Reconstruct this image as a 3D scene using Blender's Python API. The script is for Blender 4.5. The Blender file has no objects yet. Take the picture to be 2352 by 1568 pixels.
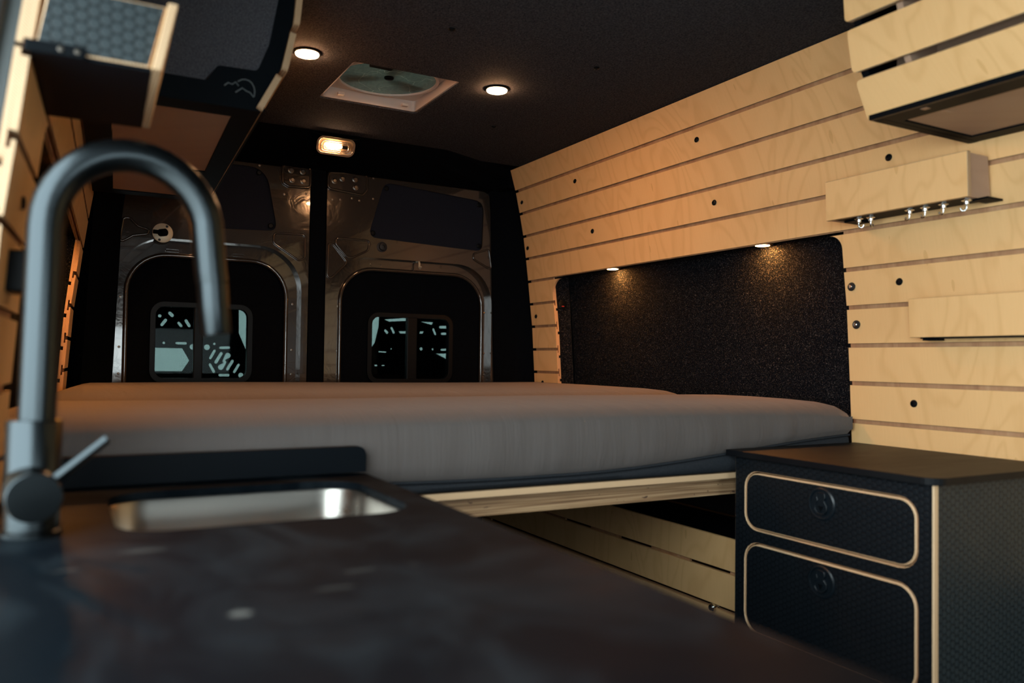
import bpy, bmesh, math, random
from mathutils import Vector, Matrix, Euler
from mathutils.geometry import tessellate_polygon

# ------------------------------------------------------------------ camera, world, exposure
SC = bpy.context.scene
C = SC.collection
Z0 = 1.10                      # camera height above the van floor; every z below is written relative to the camera
random.seed(4)

cam_d = bpy.data.cameras.new('camera'); cam = bpy.data.objects.new('camera', cam_d); C.objects.link(cam)
yaw, pitch, roll = 0.503420625, 0.0240036688, 0.0133670444
F = Vector((math.sin(yaw)*math.cos(pitch), math.cos(yaw)*math.cos(pitch), math.sin(pitch)))
R0 = Vector((math.cos(yaw), -math.sin(yaw), 0)); U0 = R0.cross(F)
RR = R0*math.cos(roll) + U0*math.sin(roll); UU = U0*math.cos(roll) - R0*math.sin(roll)
cam.matrix_world = Matrix(((RR.x, UU.x, -F.x, 0), (RR.y, UU.y, -F.y, 0), (RR.z, UU.z, -F.z, Z0), (0, 0, 0, 1)))
cam_d.sensor_width = 36; cam_d.sensor_fit = 'HORIZONTAL'; cam_d.lens = 1861.865/2352*36
cam_d.clip_start = 0.02
cam_d.dof.use_dof = True; cam_d.dof.focus_distance = 2.5; cam_d.dof.aperture_fstop = 2.8
SC.camera = cam

W = bpy.data.worlds.new('overcast_daylight'); SC.world = W; W.use_nodes = True
bg = W.node_tree.nodes['Background']
bg.inputs[0].default_value = (0.83, 0.965, 1.0, 1)
bg.inputs[1].default_value = 9.5

vs = SC.view_settings
vs.view_transform = 'Standard'; vs.look = 'None'; vs.gamma = 1; vs.use_curve_mapping = False
vs.exposure = 0.08

CEIL_W = 2.3          # watts of one ceiling spot
PUCK_W = 1.9
LAMP_W = 0.9

def portal(name, loc, rot, sx, sy):
    d = bpy.data.lights.new(name, 'AREA'); d.shape = 'RECTANGLE'; d.size = sx; d.size_y = sy
    d.cycles.is_portal = True
    o = bpy.data.objects.new(name, d); C.objects.link(o); o.location = (loc[0], loc[1], loc[2]+Z0); o.rotation_euler = rot
    o['kind'] = 'helper'
portal('door_opening_portal', (-0.22, 0.2, -0.26), (0, -math.pi/2, 0), 1.62, 1.64)
portal('windscreen_portal', (0.825, -2.19, -0.03), (math.pi/2, 0, 0), 1.15, 0.58)

# ------------------------------------------------------------------ materials
MATS = {}
class N:
    def __init__(s, name):
        s.m = bpy.data.materials.new(name); s.m.use_nodes = True; s.t = s.m.node_tree
        s.b = s.t.nodes['Principled BSDF']; s.out = s.t.nodes['Material Output']; MATS[name] = s.m
    def n(s, typ, **kw):
        x = s.t.nodes.new(typ)
        for k, v in kw.items():
            if k.startswith('i_'):
                k2 = k[2:]; k2 = int(k2) if k2.isdigit() else k2.replace('_', ' ')
                if hasattr(v, 'links'): s.t.links.new(v, x.inputs[k2])
                else: x.inputs[k2].default_value = v
            else: setattr(x, k, v)
        return x
    def set(s, **kw):
        for k, v in kw.items():
            k = k.replace('_', ' ')
            if hasattr(v, 'links'): s.t.links.new(v, s.b.inputs[k])
            else: s.b.inputs[k].default_value = v
    def math(s, op, a, b=None, c=None):
        x = s.t.nodes.new('ShaderNodeMath'); x.operation = op
        for i, v in enumerate((a, b, c)):
            if v is None: continue
            if hasattr(v, 'links'): s.t.links.new(v, x.inputs[i])
            else: x.inputs[i].default_value = v
        return x.outputs[0]
    def vm(s, op, a, b=None):
        x = s.t.nodes.new('ShaderNodeVectorMath'); x.operation = op
        for i, v in enumerate((a, b)):
            if v is None: continue
            if hasattr(v, 'links'): s.t.links.new(v, x.inputs[i])
            else: x.inputs[i].default_value = v
        return x.outputs['Value'] if op in ('LENGTH', 'DOT_PRODUCT', 'DISTANCE') else x.outputs[0]
    def pos(s): return s.n('ShaderNodeNewGeometry').outputs['Position']
    def scaled(s, v): return s.vm('MULTIPLY', s.pos(), v)
    def noise(s, vec, scale=1.0, detail=2.0, rough=0.5, dist=0.0):
        return s.n('ShaderNodeTexNoise', i_Vector=vec, i_Scale=scale, i_Detail=detail, i_Roughness=rough, i_Distortion=dist).outputs[0]
    def ramp(s, fac, stops):
        r = s.n('ShaderNodeValToRGB', i_Fac=fac); e = r.color_ramp.elements
        while len(e) < len(stops): e.new(0.5)
        for q, (p, c) in zip(e, stops): q.position = p; q.color = (*c, 1)
        return r.outputs[0]
    def mix(s, fac, a, b):
        x = s.n('ShaderNodeMix', data_type='RGBA')
        for k, v in ((0, fac), (6, a), (7, b)):
            if hasattr(v, 'links'): s.t.links.new(v, x.inputs[k])
            else: x.inputs[k].default_value = v if k == 0 else (*v, 1)
        return x.outputs[2]
    def bump(s, h, strength=0.3, dist=0.002):
        b = s.n('ShaderNodeBump', i_Height=h, i_Strength=strength, i_Distance=dist); s.set(Normal=b.outputs[0])
def plain(name, col, rough=0.5, metal=0.0, **kw):
    q = N(name); q.set(Base_Color=(*col, 1), Roughness=rough, Metallic=metal, **kw); return q

def make_ply(name, light, dark, axis='z', contrast=1.0, fresh=0.0):
    q = N(name)
    sep = q.n('ShaderNodeSeparateXYZ', i_Vector=q.pos())
    u = q.math('ADD', sep.outputs[1], q.math('MULTIPLY', sep.outputs[0], 0.8))
    v = sep.outputs[2]
    if axis == 'u': u, v = v, u
    g = q.n('ShaderNodeCombineXYZ', i_X=q.math('MULTIPLY', u, 5.5), i_Y=q.math('MULTIPLY', v, 2.1)).outputs[0]
    fld = q.noise(g, 1.0, 2.0, 0.45, 0.6)
    ring = q.math('SINE', q.math('MULTIPLY', fld, 58.0))
    ring = q.math('POWER', q.math('MULTIPLY_ADD', ring, 0.5, 0.5), 4.0)
    f = q.n('ShaderNodeCombineXYZ', i_X=q.math('MULTIPLY', u, 260.0), i_Y=q.math('MULTIPLY', v, 14.0)).outputs[0]
    fib = q.noise(f, 1.0, 3.0, 0.6)
    big = q.noise(g, 0.7, 2.0, 0.5)
    fac = q.math('ADD', q.math('MULTIPLY', ring, 0.27*contrast), q.math('MULTIPLY_ADD', fib, 0.30*contrast, -0.06))
    fac = q.math('ADD', fac, q.math('MULTIPLY_ADD', big, 0.5, -0.22))
    fl = q.noise(q.n('ShaderNodeCombineXYZ', i_X=q.math('MULTIPLY', u, 60.0), i_Y=q.math('MULTIPLY', v, 16.0)).outputs[0], 1.0, 0.0)
    fleck = q.math('MULTIPLY', q.math('GREATER_THAN', fl, 0.83), 0.5)
    fac = q.math('ADD', fac, fleck); 
    cl = q.n('ShaderNodeClamp', i_Value=fac).outputs[0]
    q.set(Base_Color=q.mix(cl, light, dark), Roughness=0.52, Specular_IOR_Level=0.3)
    q.bump(fib, 0.05, 0.0005)
    return q
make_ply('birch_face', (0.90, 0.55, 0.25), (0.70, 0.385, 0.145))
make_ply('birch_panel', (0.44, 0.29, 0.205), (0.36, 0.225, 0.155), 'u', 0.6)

q = N('birch_edge')          # laminated plies seen on cut edges
w = q.n('ShaderNodeTexWave', wave_type='BANDS', bands_direction='DIAGONAL', i_Vector=q.scaled((1, 0.0, 1)), i_Scale=170.0, i_Distortion=1.5, i_Detail=2.0)
nn = q.noise(q.scaled((30, 60, 30)), 1.0, 3.0)
q.set(Base_Color=q.mix(w.outputs[1], q.mix(nn, (0.54, 0.37, 0.21), (0.62, 0.45, 0.28)), (0.33, 0.19, 0.10)), Roughness=0.6)
plain('birch_bevel', (0.74, 0.50, 0.29), 0.55)
q = N('birch_groove')        # routed floor of the slots, brown inner plies
nn = q.noise(q.scaled((5, 26, 3)), 1.0, 4.0, 0.65, 0.5)
n2 = q.noise(q.scaled((5, 200, 3)), 1.0, 2.0)
q.set(Base_Color=q.mix(n2, q.ramp(nn, [(0.3, (0.24, 0.09, 0.04)), (0.5, (0.46, 0.235, 0.115)), (0.7, (0.62, 0.37, 0.20))]), (0.46, 0.235, 0.115)), Roughness=0.7)
q = N('birch_laminated')     # bed beam with long laminations
nn = q.noise(q.scaled((3, 3, 260)), 1.0, 3.0, 0.6)
n2 = q.noise(q.scaled((26, 3, 90)), 1.0, 3.0, 0.6)
c = q.ramp(nn, [(0.32, (0.15, 0.075, 0.035)), (0.5, (0.38, 0.22, 0.11)), (0.68, (0.60, 0.40, 0.22))])
q.set(Base_Color=q.mix(q.math('GREATER_THAN', n2, 0.68), c, (0.10, 0.05, 0.03)), Roughness=0.6)

def hexmat(name, base, dot, cell, rough):
    q = N(name)
    sep = q.n('ShaderNodeSeparateXYZ', i_Vector=q.pos())
    u = q.math('ADD', sep.outputs[0], sep.outputs[1]); v = sep.outputs[2]
    p = q.n('ShaderNodeCombineXYZ', i_X=q.math('DIVIDE', v, cell), i_Y=q.math('DIVIDE', u, cell)).outputs[0]
    s = (1.0, 1.7320508, 1.0); h = (0.5, 0.8660254, 0.5)
    def cellv(off):
        m = q.n('ShaderNodeVectorMath', operation='WRAP', i_0=q.vm('ADD', p, off))
        m.inputs[1].default_value = h; m.inputs[2].default_value = (-h[0], -h[1], -h[2])
        return q.vm('LENGTH', m.outputs[0])
    a = cellv((0, 0, 0)); b = cellv((0.5, 0.8660254, 0))
    d = q.math('MINIMUM', a, b)
    dotm = q.n('ShaderNodeMapRange', interpolation_type='SMOOTHSTEP', i_Value=d, i_1=0.50, i_2=0.36).outputs[0]
    sm = q.noise(q.scaled((9, 9, 9)), 1.0, 4.0, 0.6)
    q.set(Base_Color=q.mix(dotm, base, dot), Roughness=q.math('MULTIPLY_ADD', sm, 0.25, rough))
    q.bump(dotm, 0.35, 0.0012); q.set(Specular_IOR_Level=0.22)
    return q
hexmat('hex_black_ply', (0.0028, 0.0042, 0.0060), (0.0060, 0.0085, 0.0115), 0.0118, 0.34)
hexmat('hex_grey_ply', (0.0085, 0.0125, 0.0145), (0.027, 0.036, 0.040), 0.0135, 0.36)

def laminate(name, dark, pale, spec, marks=()):      # worktops, with dusty wipe marks
    q = N(name)
    sm = q.noise(q.scaled((6, 4, 5)), 1.0, 5.0, 0.62, 1.4)
    s2 = q.noise(q.scaled((2.2, 9.0, 3)), 1.0, 3.0, 0.6, 0.8)
    sp = q.noise(q.scaled((17, 12, 10)), 1.0, 2.0, 0.4, 0.4)
    dust = q.n('ShaderNodeMapRange', i_Value=sm, i_1=0.44, i_2=0.80).outputs[0]
    spot = q.n('ShaderNodeMapRange', i_Value=sp, i_1=0.70, i_2=0.80).outputs[0]
    c = q.mix(dust, dark, pale)
    wob = q.vm('SCALE', q.vm('SUBTRACT', q.n('ShaderNodeTexNoise', i_Vector=q.scaled((70, 70, 70)), i_Scale=1.0, i_Detail=3.0).outputs[1], (0.5, 0.5, 0.5))); wob.node.inputs['Scale'].default_value = 1.1
    for mx, my, rx, ry, st in marks:        # dried smudges left on the top
        d = q.vm('LENGTH', q.vm('ADD', wob, q.vm('MULTIPLY', q.vm('SUBTRACT', q.pos(), (mx, my, 0)), (1/rx, 1/ry, 0))))
        c = q.mix(q.math('MULTIPLY', q.n('ShaderNodeMapRange', i_Value=d, i_1=1.15, i_2=0.55).outputs[0], st), c, (0.13, 0.13, 0.12))
    q.set(Base_Color=q.mix(q.math('MULTIPLY', spot, 0.4), c, (0.06, 0.06, 0.056)), Roughness=q.math('MULTIPLY_ADD', s2, 0.22, 0.38), Specular_IOR_Level=spec)
    q.bump(sm, 0.04, 0.001)
laminate('black_laminate', (0.004, 0.0045, 0.006), (0.010, 0.011, 0.012), 0.12)
laminate('counter_laminate', (0.0016, 0.0032, 0.0050), (0.0105, 0.015, 0.0185), 0.02, ((.070, .857, .021, .010, .16), (.116, .617, .009, .007, .55), (.234, .697, .016, .006, .12), (.197, .652, .02, .005, .12), (.004, .806, .012, .004, .15)))

def fabric(name, c1, c2, scale, bump=0.3, rough=0.95):
    q = N(name)
    a = q.noise(q.scaled((scale, scale, scale)), 1.0, 3.0, 0.7)
    b = q.noise(q.scaled((scale*3, scale*0.6, scale*0.6)), 1.0, 2.0, 0.6)
    q.set(Base_Color=q.ramp(q.math('MULTIPLY_ADD', b, 0.4, q.math('MULTIPLY', a, 0.6)), [(0.38, c1), (0.66, c2)]), Roughness=rough, Specular_IOR_Level=0.03)
    q.bump(a, bump, 0.001); return q
fabric('headliner_felt', (0.014, 0.0165, 0.0215), (0.088, 0.088, 0.100), 240)
fabric('grey_panel_fabric', (0.030, 0.034, 0.044), (0.105, 0.105, 0.118), 420)
fabric('door_panel_fabric', (0.009, 0.011, 0.017), (0.020, 0.022, 0.032), 420)
fabric('black_carpet', (0.0014, 0.002, 0.0032), (0.004, 0.0052, 0.0072), 260, 0.2)
q = N('recess_carpet')       # black needle felt with paler fibres
a = q.noise(q.scaled((330, 330, 330)), 1.0, 3.0, 0.8)
b = q.noise(q.scaled((120, 120, 240)), 1.0, 2.0, 0.8, 2.0)
q.set(Base_Color=q.ramp(q.math('MULTIPLY_ADD', b, 0.45, q.math('MULTIPLY', a, 0.55)), [(0.46, (0.0014, 0.0028, 0.0052)), (0.56, (0.010, 0.0115, 0.0145)), (0.66, (0.14, 0.135, 0.135))]), Roughness=0.95, Specular_IOR_Level=0.03)
q.bump(a, 0.6, 0.002)

q = N('mattress_cover')
a = q.noise(q.scaled((700, 700, 700)), 1.0, 2.0)
cr = q.noise(q.scaled((26, 1.5, 3.0)), 1.0, 3.0, 0.55, 0.4)
st = q.noise(q.scaled((10, 18, 16)), 1.0, 3.0)
q.set(Base_Color=q.mix(a, q.mix(st, (0.104, 0.089, 0.084), (0.125, 0.107, 0.100)), (0.106, 0.093, 0.088)), Roughness=0.9, Specular_IOR_Level=0.15, Sheen_Weight=0.1)
q.bump(cr, 0.40, 0.012)
fabric('mattress_shaded_band', (0.022, 0.0255, 0.030), (0.036, 0.040, 0.047), 300, 0.2)  # dark slate cloth; the shade below the piping is put into its colour

q = N('door_paint')          # dark grey-brown body paint
a = q.noise(q.scaled((40, 40, 40)), 1.0, 2.0)
q.set(Base_Color=(0.045, 0.037, 0.031, 1), Metallic=0.4, Roughness=0.14, Coat_Weight=0.9, Coat_Roughness=0.03)
q.bump(q.noise(q.scaled((16, 16, 16)), 1.0, 3.0, 0.6, 0.6), 0.10, 0.01)
plain('pillar_paint', (0.042, 0.055, 0.060), 0.4)
plain('black_plastic', (0.002, 0.0035, 0.005), 0.40, 0, Specular_IOR_Level=0.12)
plain('black_rubber', (0.005, 0.006, 0.008), 0.6)
plain('black_satin', (0.0022, 0.0038, 0.0058), 0.5, 0, Specular_IOR_Level=0.06)
plain('black_steel', (0.003, 0.0042, 0.0055), 0.5, 0.0, Specular_IOR_Level=0.05)
plain('dark_zinc', (0.16, 0.14, 0.12), 0.3, 1.0)
plain('rack_steel', (0.008, 0.012, 0.015), 0.6, 0.0, Specular_IOR_Level=0.15)
plain('brass_plate', (0.62, 0.54, 0.40), 0.45, 0.4)
plain('lamp_reflector', (0.30, 0.20, 0.12), 0.35, 0.6)
plain('chrome', (0.75, 0.74, 0.72), 0.16, 1.0)
plain('white_plastic', (0.60, 0.53, 0.48), 0.4)
plain('logo_ink', (0.10, 0.12, 0.13), 0.6)
plain('van_shell', (0.02, 0.022, 0.025), 0.7)
plain('red_led_off', (0.35, 0.01, 0.01), 0.4)
plain('concrete', (0.58, 0.57, 0.55), 0.85)
q = N('outside_render')
a = q.noise(q.scaled((2, 40, 50)), 1.0, 3.0)
q.set(Base_Color=q.mix(a, (0.66, 0.70, 0.68), (0.76, 0.79, 0.76)), Roughness=0.9)
q = N('gunmetal')            # satin dark faucet
q.set(Base_Color=(0.036, 0.043, 0.047, 1), Metallic=1.0, Roughness=0.30)
q = N('stainless')
a = q.noise(q.scaled((4, 60, 60)), 1.0, 3.0)
q.set(Base_Color=(0.34, 0.32, 0.29, 1), Metallic=1.0, Roughness=q.math('MULTIPLY_ADD', a, 0.18, 0.22))

def emit(name, col, strength):
    q = N(name); e = q.n('ShaderNodeEmission', i_Color=(*col, 1), i_Strength=strength)
    q.t.links.new(e.outputs[0], q.out.inputs[0]); return q
WARM = (1.0, 0.51, 0.23)
emit('spot_glow', WARM, CEIL_W/(math.pi*math.pi*0.029**2)*1.3)
emit('puck_glow', (1.0, 0.36, 0.075), PUCK_W/(math.pi*math.pi*0.020**2)*1.3)
emit('lamp_glow', (1.0, 0.55, 0.28), LAMP_W/(math.pi*0.0032))
emit('led_glow', (1.0, 0.06, 0.03), 0.35)

def glassy(name, tint, gloss, rough=0.02):
    q = N(name)
    tr = q.n('ShaderNodeBsdfTransparent', i_Color=(*tint, 1)); gl = q.n('ShaderNodeBsdfGlossy', i_Roughness=rough, i_Color=(0.8, 0.9, 0.9, 1))
    fr = q.n('ShaderNodeFresnel', i_IOR=gloss)
    mx = q.n('ShaderNodeMixShader'); q.t.links.new(fr.outputs[0], mx.inputs[0]); q.t.links.new(tr.outputs[0], mx.inputs[1]); q.t.links.new(gl.outputs[0], mx.inputs[2])
    q.t.links.new(mx.outputs[0], q.out.inputs[0]); return q
glassy('tinted_glass', (0.20, 0.24, 0.235), 1.10)
glassy('lens_clear', (0.95, 0.86, 0.72), 1.4, 0.1)
q = N('vent_screen')         # smoky scratched lid
a = q.noise(q.scaled((30, 14, 5)), 1.0, 4.0, 0.7, 3.0)
vor = q.n('ShaderNodeTexVoronoi', feature='DISTANCE_TO_EDGE', i_Vector=q.vm('ADD', q.scaled((9, 9, 0)), q.n('ShaderNodeTexNoise', i_Vector=q.scaled((14, 14, 0)), i_Scale=1.0).outputs[1]), i_Scale=1.0)
scr = q.math('LESS_THAN', vor.outputs[0], 0.0035)
col = q.mix(scr, q.mix(a, (0.075, 0.095, 0.085), (0.20, 0.23, 0.20)), (0.5, 0.5, 0.4))
tl = q.n('ShaderNodeBsdfTranslucent', i_Color=col); df = q.n('ShaderNodeBsdfPrincipled', i_Base_Color=col, i_Roughness=0.25)
mx = q.n('ShaderNodeMixShader', i_0=0.45); q.t.links.new(df.outputs[0], mx.inputs[1]); q.t.links.new(tl.outputs[0], mx.inputs[2]); q.t.links.new(mx.outputs[0], q.out.inputs[0])

# ------------------------------------------------------------------ mesh helpers
ORG = {}
class MB:
    def __init__(s, xf=None): s.v = []; s.f = []; s.mi = []; s.xf = xf
    def add(s, vs, fs, mi=0):
        k = len(s.v); s.v += [tuple(a) for a in vs]
        for i, f in enumerate(fs): s.f.append([k+j for j in f]); s.mi.append(mi[i] if isinstance(mi, (list, tuple)) else mi)
        return s
    def box(s, x0, x1, y0, y1, z0, z1, mi=0):
        v = [(x, y, z) for x in (x0, x1) for y in (y0, y1) for z in (z0, z1)]
        return s.add(v, [(0, 1, 3, 2), (4, 6, 7, 5), (0, 4, 5, 1), (2, 3, 7, 6), (0, 2, 6, 4), (1, 5, 7, 3)], mi)
    def plate(s, out, holes, fr, t, mf=0, ms=1, ch=0.0, ins=None, hins=None):
        """flat plate with holes; front at w=0, back at w=-t; ch: front chamfer, ins / hins: inset outlines for it"""
        loops = [out] + list(holes); fl = ([ins] + list(hins or holes)) if ins else loops
        flat = []; 
        for l in fl: flat += [fr(u, v, 0) for u, v in l]
        n = len(flat); bk = []
        for l in loops: bk += [fr(u, v, -t) for u, v in l]
        md = []
        if ins:
            for l in loops: md += [fr(u, v, -ch) for u, v in l]
        tris = tessellate_polygon([[Vector((u, v, 0)) for u, v in l] for l in fl])
        fs = [tuple(a) for a in tris]; mi = [mf]*len(fs)
        fs += [tuple(n+j for j in reversed(a)) for a in tris]; mi += [ms]*len(tris)
        o = 0
        for l in loops:
            m = len(l)
            for i in range(m):
                a, b = o+i, o+(i+1) % m
                if ins:
                    fs += [(a, b, 2*n+b, 2*n+a), (2*n+a, 2*n+b, n+b, n+a)]; mi += [ms, ms]
                else: fs.append((a, b, n+b, n+a)); mi.append(ms)
            o += m
        return s.add(flat+bk+md, fs, mi)
    def prism(s, pa, pb, mc=0, ms=0):
        n = len(pa); fs = [tuple(range(n)), tuple(range(2*n-1, n-1, -1))]; mi = [mc, mc]
        for i in range(n):
            j = (i+1) % n; fs.append((i, n+i, n+j, j)); mi.append(ms[i] if isinstance(ms, (list, tuple)) else ms)
        return s.add(list(pa)+list(pb), fs, mi)
    def tube(s, pts, r, n=10, closed=False, mi=0, cap=True):
        pts = [Vector(p) for p in pts]; m = len(pts); rs = r if isinstance(r, (list, tuple)) else [r]*m
        vs = []; ref = None
        for i, p in enumerate(pts):
            if closed: t = pts[(i+1) % m]-pts[i-1]
            else: t = pts[min(i+1, m-1)]-pts[max(i-1, 0)]
            t.normalize()
            if ref is None:
                ref = Vector((0, 0, 1)) if abs(t.z) < 0.9 else Vector((0, 1, 0))
            a = ref - t*ref.dot(t); a.normalize(); ref = a; b = t.cross(a)
            for k in range(n):
                g = 2*math.pi*k/n; vs.append(p+(a*math.cos(g)+b*math.sin(g))*rs[i])
        fs = []
        for i in range(m if closed else m-1):
            for k in range(n):
                i2 = (i+1) % m; k2 = (k+1) % n; fs.append((i*n+k, i*n+k2, i2*n+k2, i2*n+k))
        if not closed and cap: fs += [tuple(range(n-1, -1, -1)), tuple((m-1)*n+k for k in range(n))]
        return s.add(vs, fs, mi)
    def lathe(s, prof, org, ax, n=24, mi=0):
        """prof: list of (r, h) along axis ax from org"""
        ax = Vector(ax).normalized(); a = ax.orthogonal().normalized(); b = ax.cross(a); org = Vector(org)
        vs = []; fs = []
        for r, h in prof:
            for k in range(n):
                g = 2*math.pi*k/n; vs.append(org+ax*h+(a*math.cos(g)+b*math.sin(g))*max(r, 1e-5))
        m = len(prof)
        for i in range(m-1):
            for k in range(n): fs.append((i*n+k, i*n+(k+1) % n, (i+1)*n+(k+1) % n, (i+1)*n+k))
        fs += [tuple(range(n-1, -1, -1)), tuple((m-1)*n+k for k in range(n))]
        return s.add(vs, fs, mi)

def tag(o, label=None, cat=None, group=None, kind=None):
    if label: o['label'] = label
    if cat: o['category'] = cat
    if group: o['group'] = group
    if kind: o['kind'] = kind
    return o
def thing(name, label, cat, loc, group=None):
    o = bpy.data.objects.new(name, None); C.objects.link(o); o.empty_display_size = 0.05
    o.location = (loc[0], loc[1], loc[2]+Z0); ORG[o] = Vector(o.location)
    return tag(o, label, cat, group)
def obj(name, mb, mats, parent=None, bevel=0.0, smooth=None, seg=2, label=None):
    vs = [mb.xf(*v) for v in mb.v] if mb.xf else mb.v
    vs = [Vector((x, y, z+Z0)) for x, y, z in vs]
    if parent is not None: org = ORG[parent]
    else:
        xs = [v.x for v in vs]; ys = [v.y for v in vs]; zs = [v.z for v in vs]
        org = Vector(((min(xs)+max(xs))/2, (min(ys)+max(ys))/2, min(zs)))
    me = bpy.data.meshes.new(name); me.from_pydata([v-org for v in vs], [], mb.f)
    for m in (mats if isinstance(mats, (list, tuple)) else [mats]): me.materials.append(MATS[m])
    me.polygons.foreach_set('material_index', mb.mi)
    b = bmesh.new(); b.from_mesh(me); bmesh.ops.recalc_face_normals(b, faces=b.faces); b.to_mesh(me); b.free()
    if smooth is not None:
        me.polygons.foreach_set('use_smooth', [True]*len(me.polygons)); me.set_sharp_from_angle(angle=math.radians(smooth))
    o = bpy.data.objects.new(name, me); C.objects.link(o); ORG[o] = org
    if parent is None: o.location = org
    else: o.parent = parent
    if bevel:
        d = o.modifiers.new('bevel', 'BEVEL'); d.width = bevel; d.segments = seg; d.limit_method = 'ANGLE'; d.angle_limit = math.radians(35); d.harden_normals = False
    if label: o['label'] = label
    return o
def clone(src, parent, loc, rot=None, name=None):
    """another copy of a small part mesh (built about the origin), set under parent at absolute loc"""
    o = bpy.data.objects.new(name or src.name.split('.')[0], src); C.objects.link(o)
    o.parent = parent; o.location = Vector((loc[0], loc[1], loc[2]+Z0))-ORG[parent]
    if rot: o.rotation_euler = rot
    ORG[o] = Vector((loc[0], loc[1], loc[2]+Z0)); return o
def mesh_only(name, mb, mats, smooth=30):
    me = bpy.data.meshes.new(name); me.from_pydata(mb.v, [], mb.f)
    for m in (mats if isinstance(mats, (list, tuple)) else [mats]): me.materials.append(MATS[m])
    me.polygons.foreach_set('material_index', mb.mi)
    b = bmesh.new(); b.from_mesh(me); bmesh.ops.recalc_face_normals(b, faces=b.faces); b.to_mesh(me); b.free()
    me.polygons.foreach_set('use_smooth', [True]*len(me.polygons)); me.set_sharp_from_angle(angle=math.radians(smooth))
    return me

def FY(y): return lambda u, v, w: (u, y-w, v)          # faces the camera (-Y)
def FX(x): return lambda u, v, w: (x-w, u, v)          # faces the aisle (-X)
def FD(z): return lambda u, v, w: (u, v, z-w)          # faces down
def FU(z): return lambda u, v, w: (u, v, z+w)          # faces up
def rrect(u0, u1, v0, v1, r, n=6, r4=None):
    rs = r4 or (r, r, r, r); pts = []
    for (cu, cv, a0), rr in zip((((u1, v0), None, -90), ((u1, v1), None, 0), ((u0, v1), None, 90), ((u0, v0), None, 180)), rs):
        u, v = cu; su = -1 if u == u1 else 1; sv = -1 if v == v1 else 1
        if rr < 1e-6: pts.append((u, v)); continue
        for k in range(n+1):
            g = math.radians(a0+90*k/n); pts.append((u+su*rr+rr*math.cos(g), v+sv*rr+rr*math.sin(g)))
    return pts
def circ(u, v, r, n=20): return [(u+r*math.cos(2*math.pi*k/n), v+r*math.sin(2*math.pi*k/n)) for k in range(n)]
def slot(a, b, r, n=5):
    a = Vector(a); b = Vector(b); g0 = math.atan2(b.y-a.y, b.x-a.x); pts = []
    for k in range(n+1): g = g0-math.pi/2+math.pi*k/n; pts.append((b.x+r*math.cos(g), b.y+r*math.sin(g)))
    for k in range(n+1): g = g0+math.pi/2+math.pi*k/n; pts.append((a.x+r*math.cos(g), a.y+r*math.sin(g)))
    return pts
def fillet(pts, r, n=5):
    out = []; m = len(pts); rs = r if isinstance(r, (list, tuple)) else [r]*m
    for i in range(m):
        p = Vector(pts[i]); a = Vector(pts[i-1])-p; b = Vector(pts[(i+1) % m])-p
        la, lb = a.length, b.length; a.normalize(); b.normalize()
        ang = a.angle(b); d = min(rs[i]/math.tan(ang/2), 0.48*la, 0.48*lb) if 0.05 < ang < 3.1 else 0
        if d < 1e-5: out.append(tuple(p)); continue
        p0 = p+a*d; p1 = p+b*d
        for k in range(n+1):
            t = k/n; out.append(tuple(p0*(1-t)**2+p*2*t*(1-t)+p1*t*t))
    return out

# ------------------------------------------------------------------ the van's shape
CX = 1.629                                        # left X = CX - right X, then a slight skew along the van
ROWS = [.767, .678, .589, .499, .409, .317, .226, .135, .043, -.048, -.140, -.232, -.324, -.416]
PX = [(.767, 1.555), (.6805, 1.581), (.589, 1.602), (.499, 1.620), (.41, 1.633), (.316, 1.645), (.226, 1.655), (.136, 1.666), (.043, 1.672), (-.047, 1.678), (-.14, 1.683), (-.232, 1.687), (-1.2, 1.70)]
def XR(z):
    if z >= PX[0][0]: return PX[0][1]-(z-PX[0][0])*0.3
    for (z1, x1), (z0, x0) in zip(PX, PX[1:]):
        if z >= z0: return x0+(x1-x0)*(z-z0)/(z1-z0)
    return PX[-1][1]
def LX(x, y, z): return (CX-x+.045*(y-1.55), y, z)
def SK(x, y, z): return (x+.045*(y-1.55), y, z)

# --- shell: floor, ceiling, outer walls
def struct(o): o['kind'] = 'structure'; return o
CEIL = .77
floor = struct(obj('floor', MB().box(-.25, 1.85, -2.2, 3.12, -1.14, -1.10), 'black_carpet'))
VX0, VX1, VY0, VY1 = .637, .945, 2.026, 2.362
ceiling = struct(obj('ceiling', MB().plate([(-.25, -2.2), (1.9, -2.2), (1.9, 2.79), (-.25, 2.79)], [rrect(VX0, VX1, VY0, VY1, .012, 3)], FD(CEIL), .012, 0, 0), 'headliner_felt'))
obj('outer_roof', MB().plate([(-.25, -2.2), (1.9, -2.2), (1.9, 3.14), (-.25, 3.14)], [[(VX0-.02, VY0-.02), (VX1+.02, VY0-.02), (VX1+.02, VY1+.02), (VX0-.02, VY1+.02)]], FD(.90), .02, 0, 0), 'van_shell', ceiling)
wall_right = struct(obj('wall_right', MB().plate([(-2.2, -1.12), (3.12, -1.12), (3.12, .92), (-2.2, .92)], [], FX(1.83), .03, 0, 0), 'van_shell'))
ml = MB().plate([(-2.2, -1.12), (3.12, -1.12), (3.12, .92), (-2.2, .92)], [[(-.62, -1.07), (1.02, -1.07), (1.02, .55), (-.62, .55)]], FX(-.20), .03, 0, 0)
wall_left = struct(obj('wall_left', ml, 'van_shell'))
struct(obj('wall_front', MB().plate([(-.25, -1.12), (1.85, -1.12), (1.85, .92), (-.25, .92)], [[(.25, -.32), (1.4, -.32), (1.4, .26), (.25, .26)]], FY(-2.16), .03, 0, 0), 'van_shell'))

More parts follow.
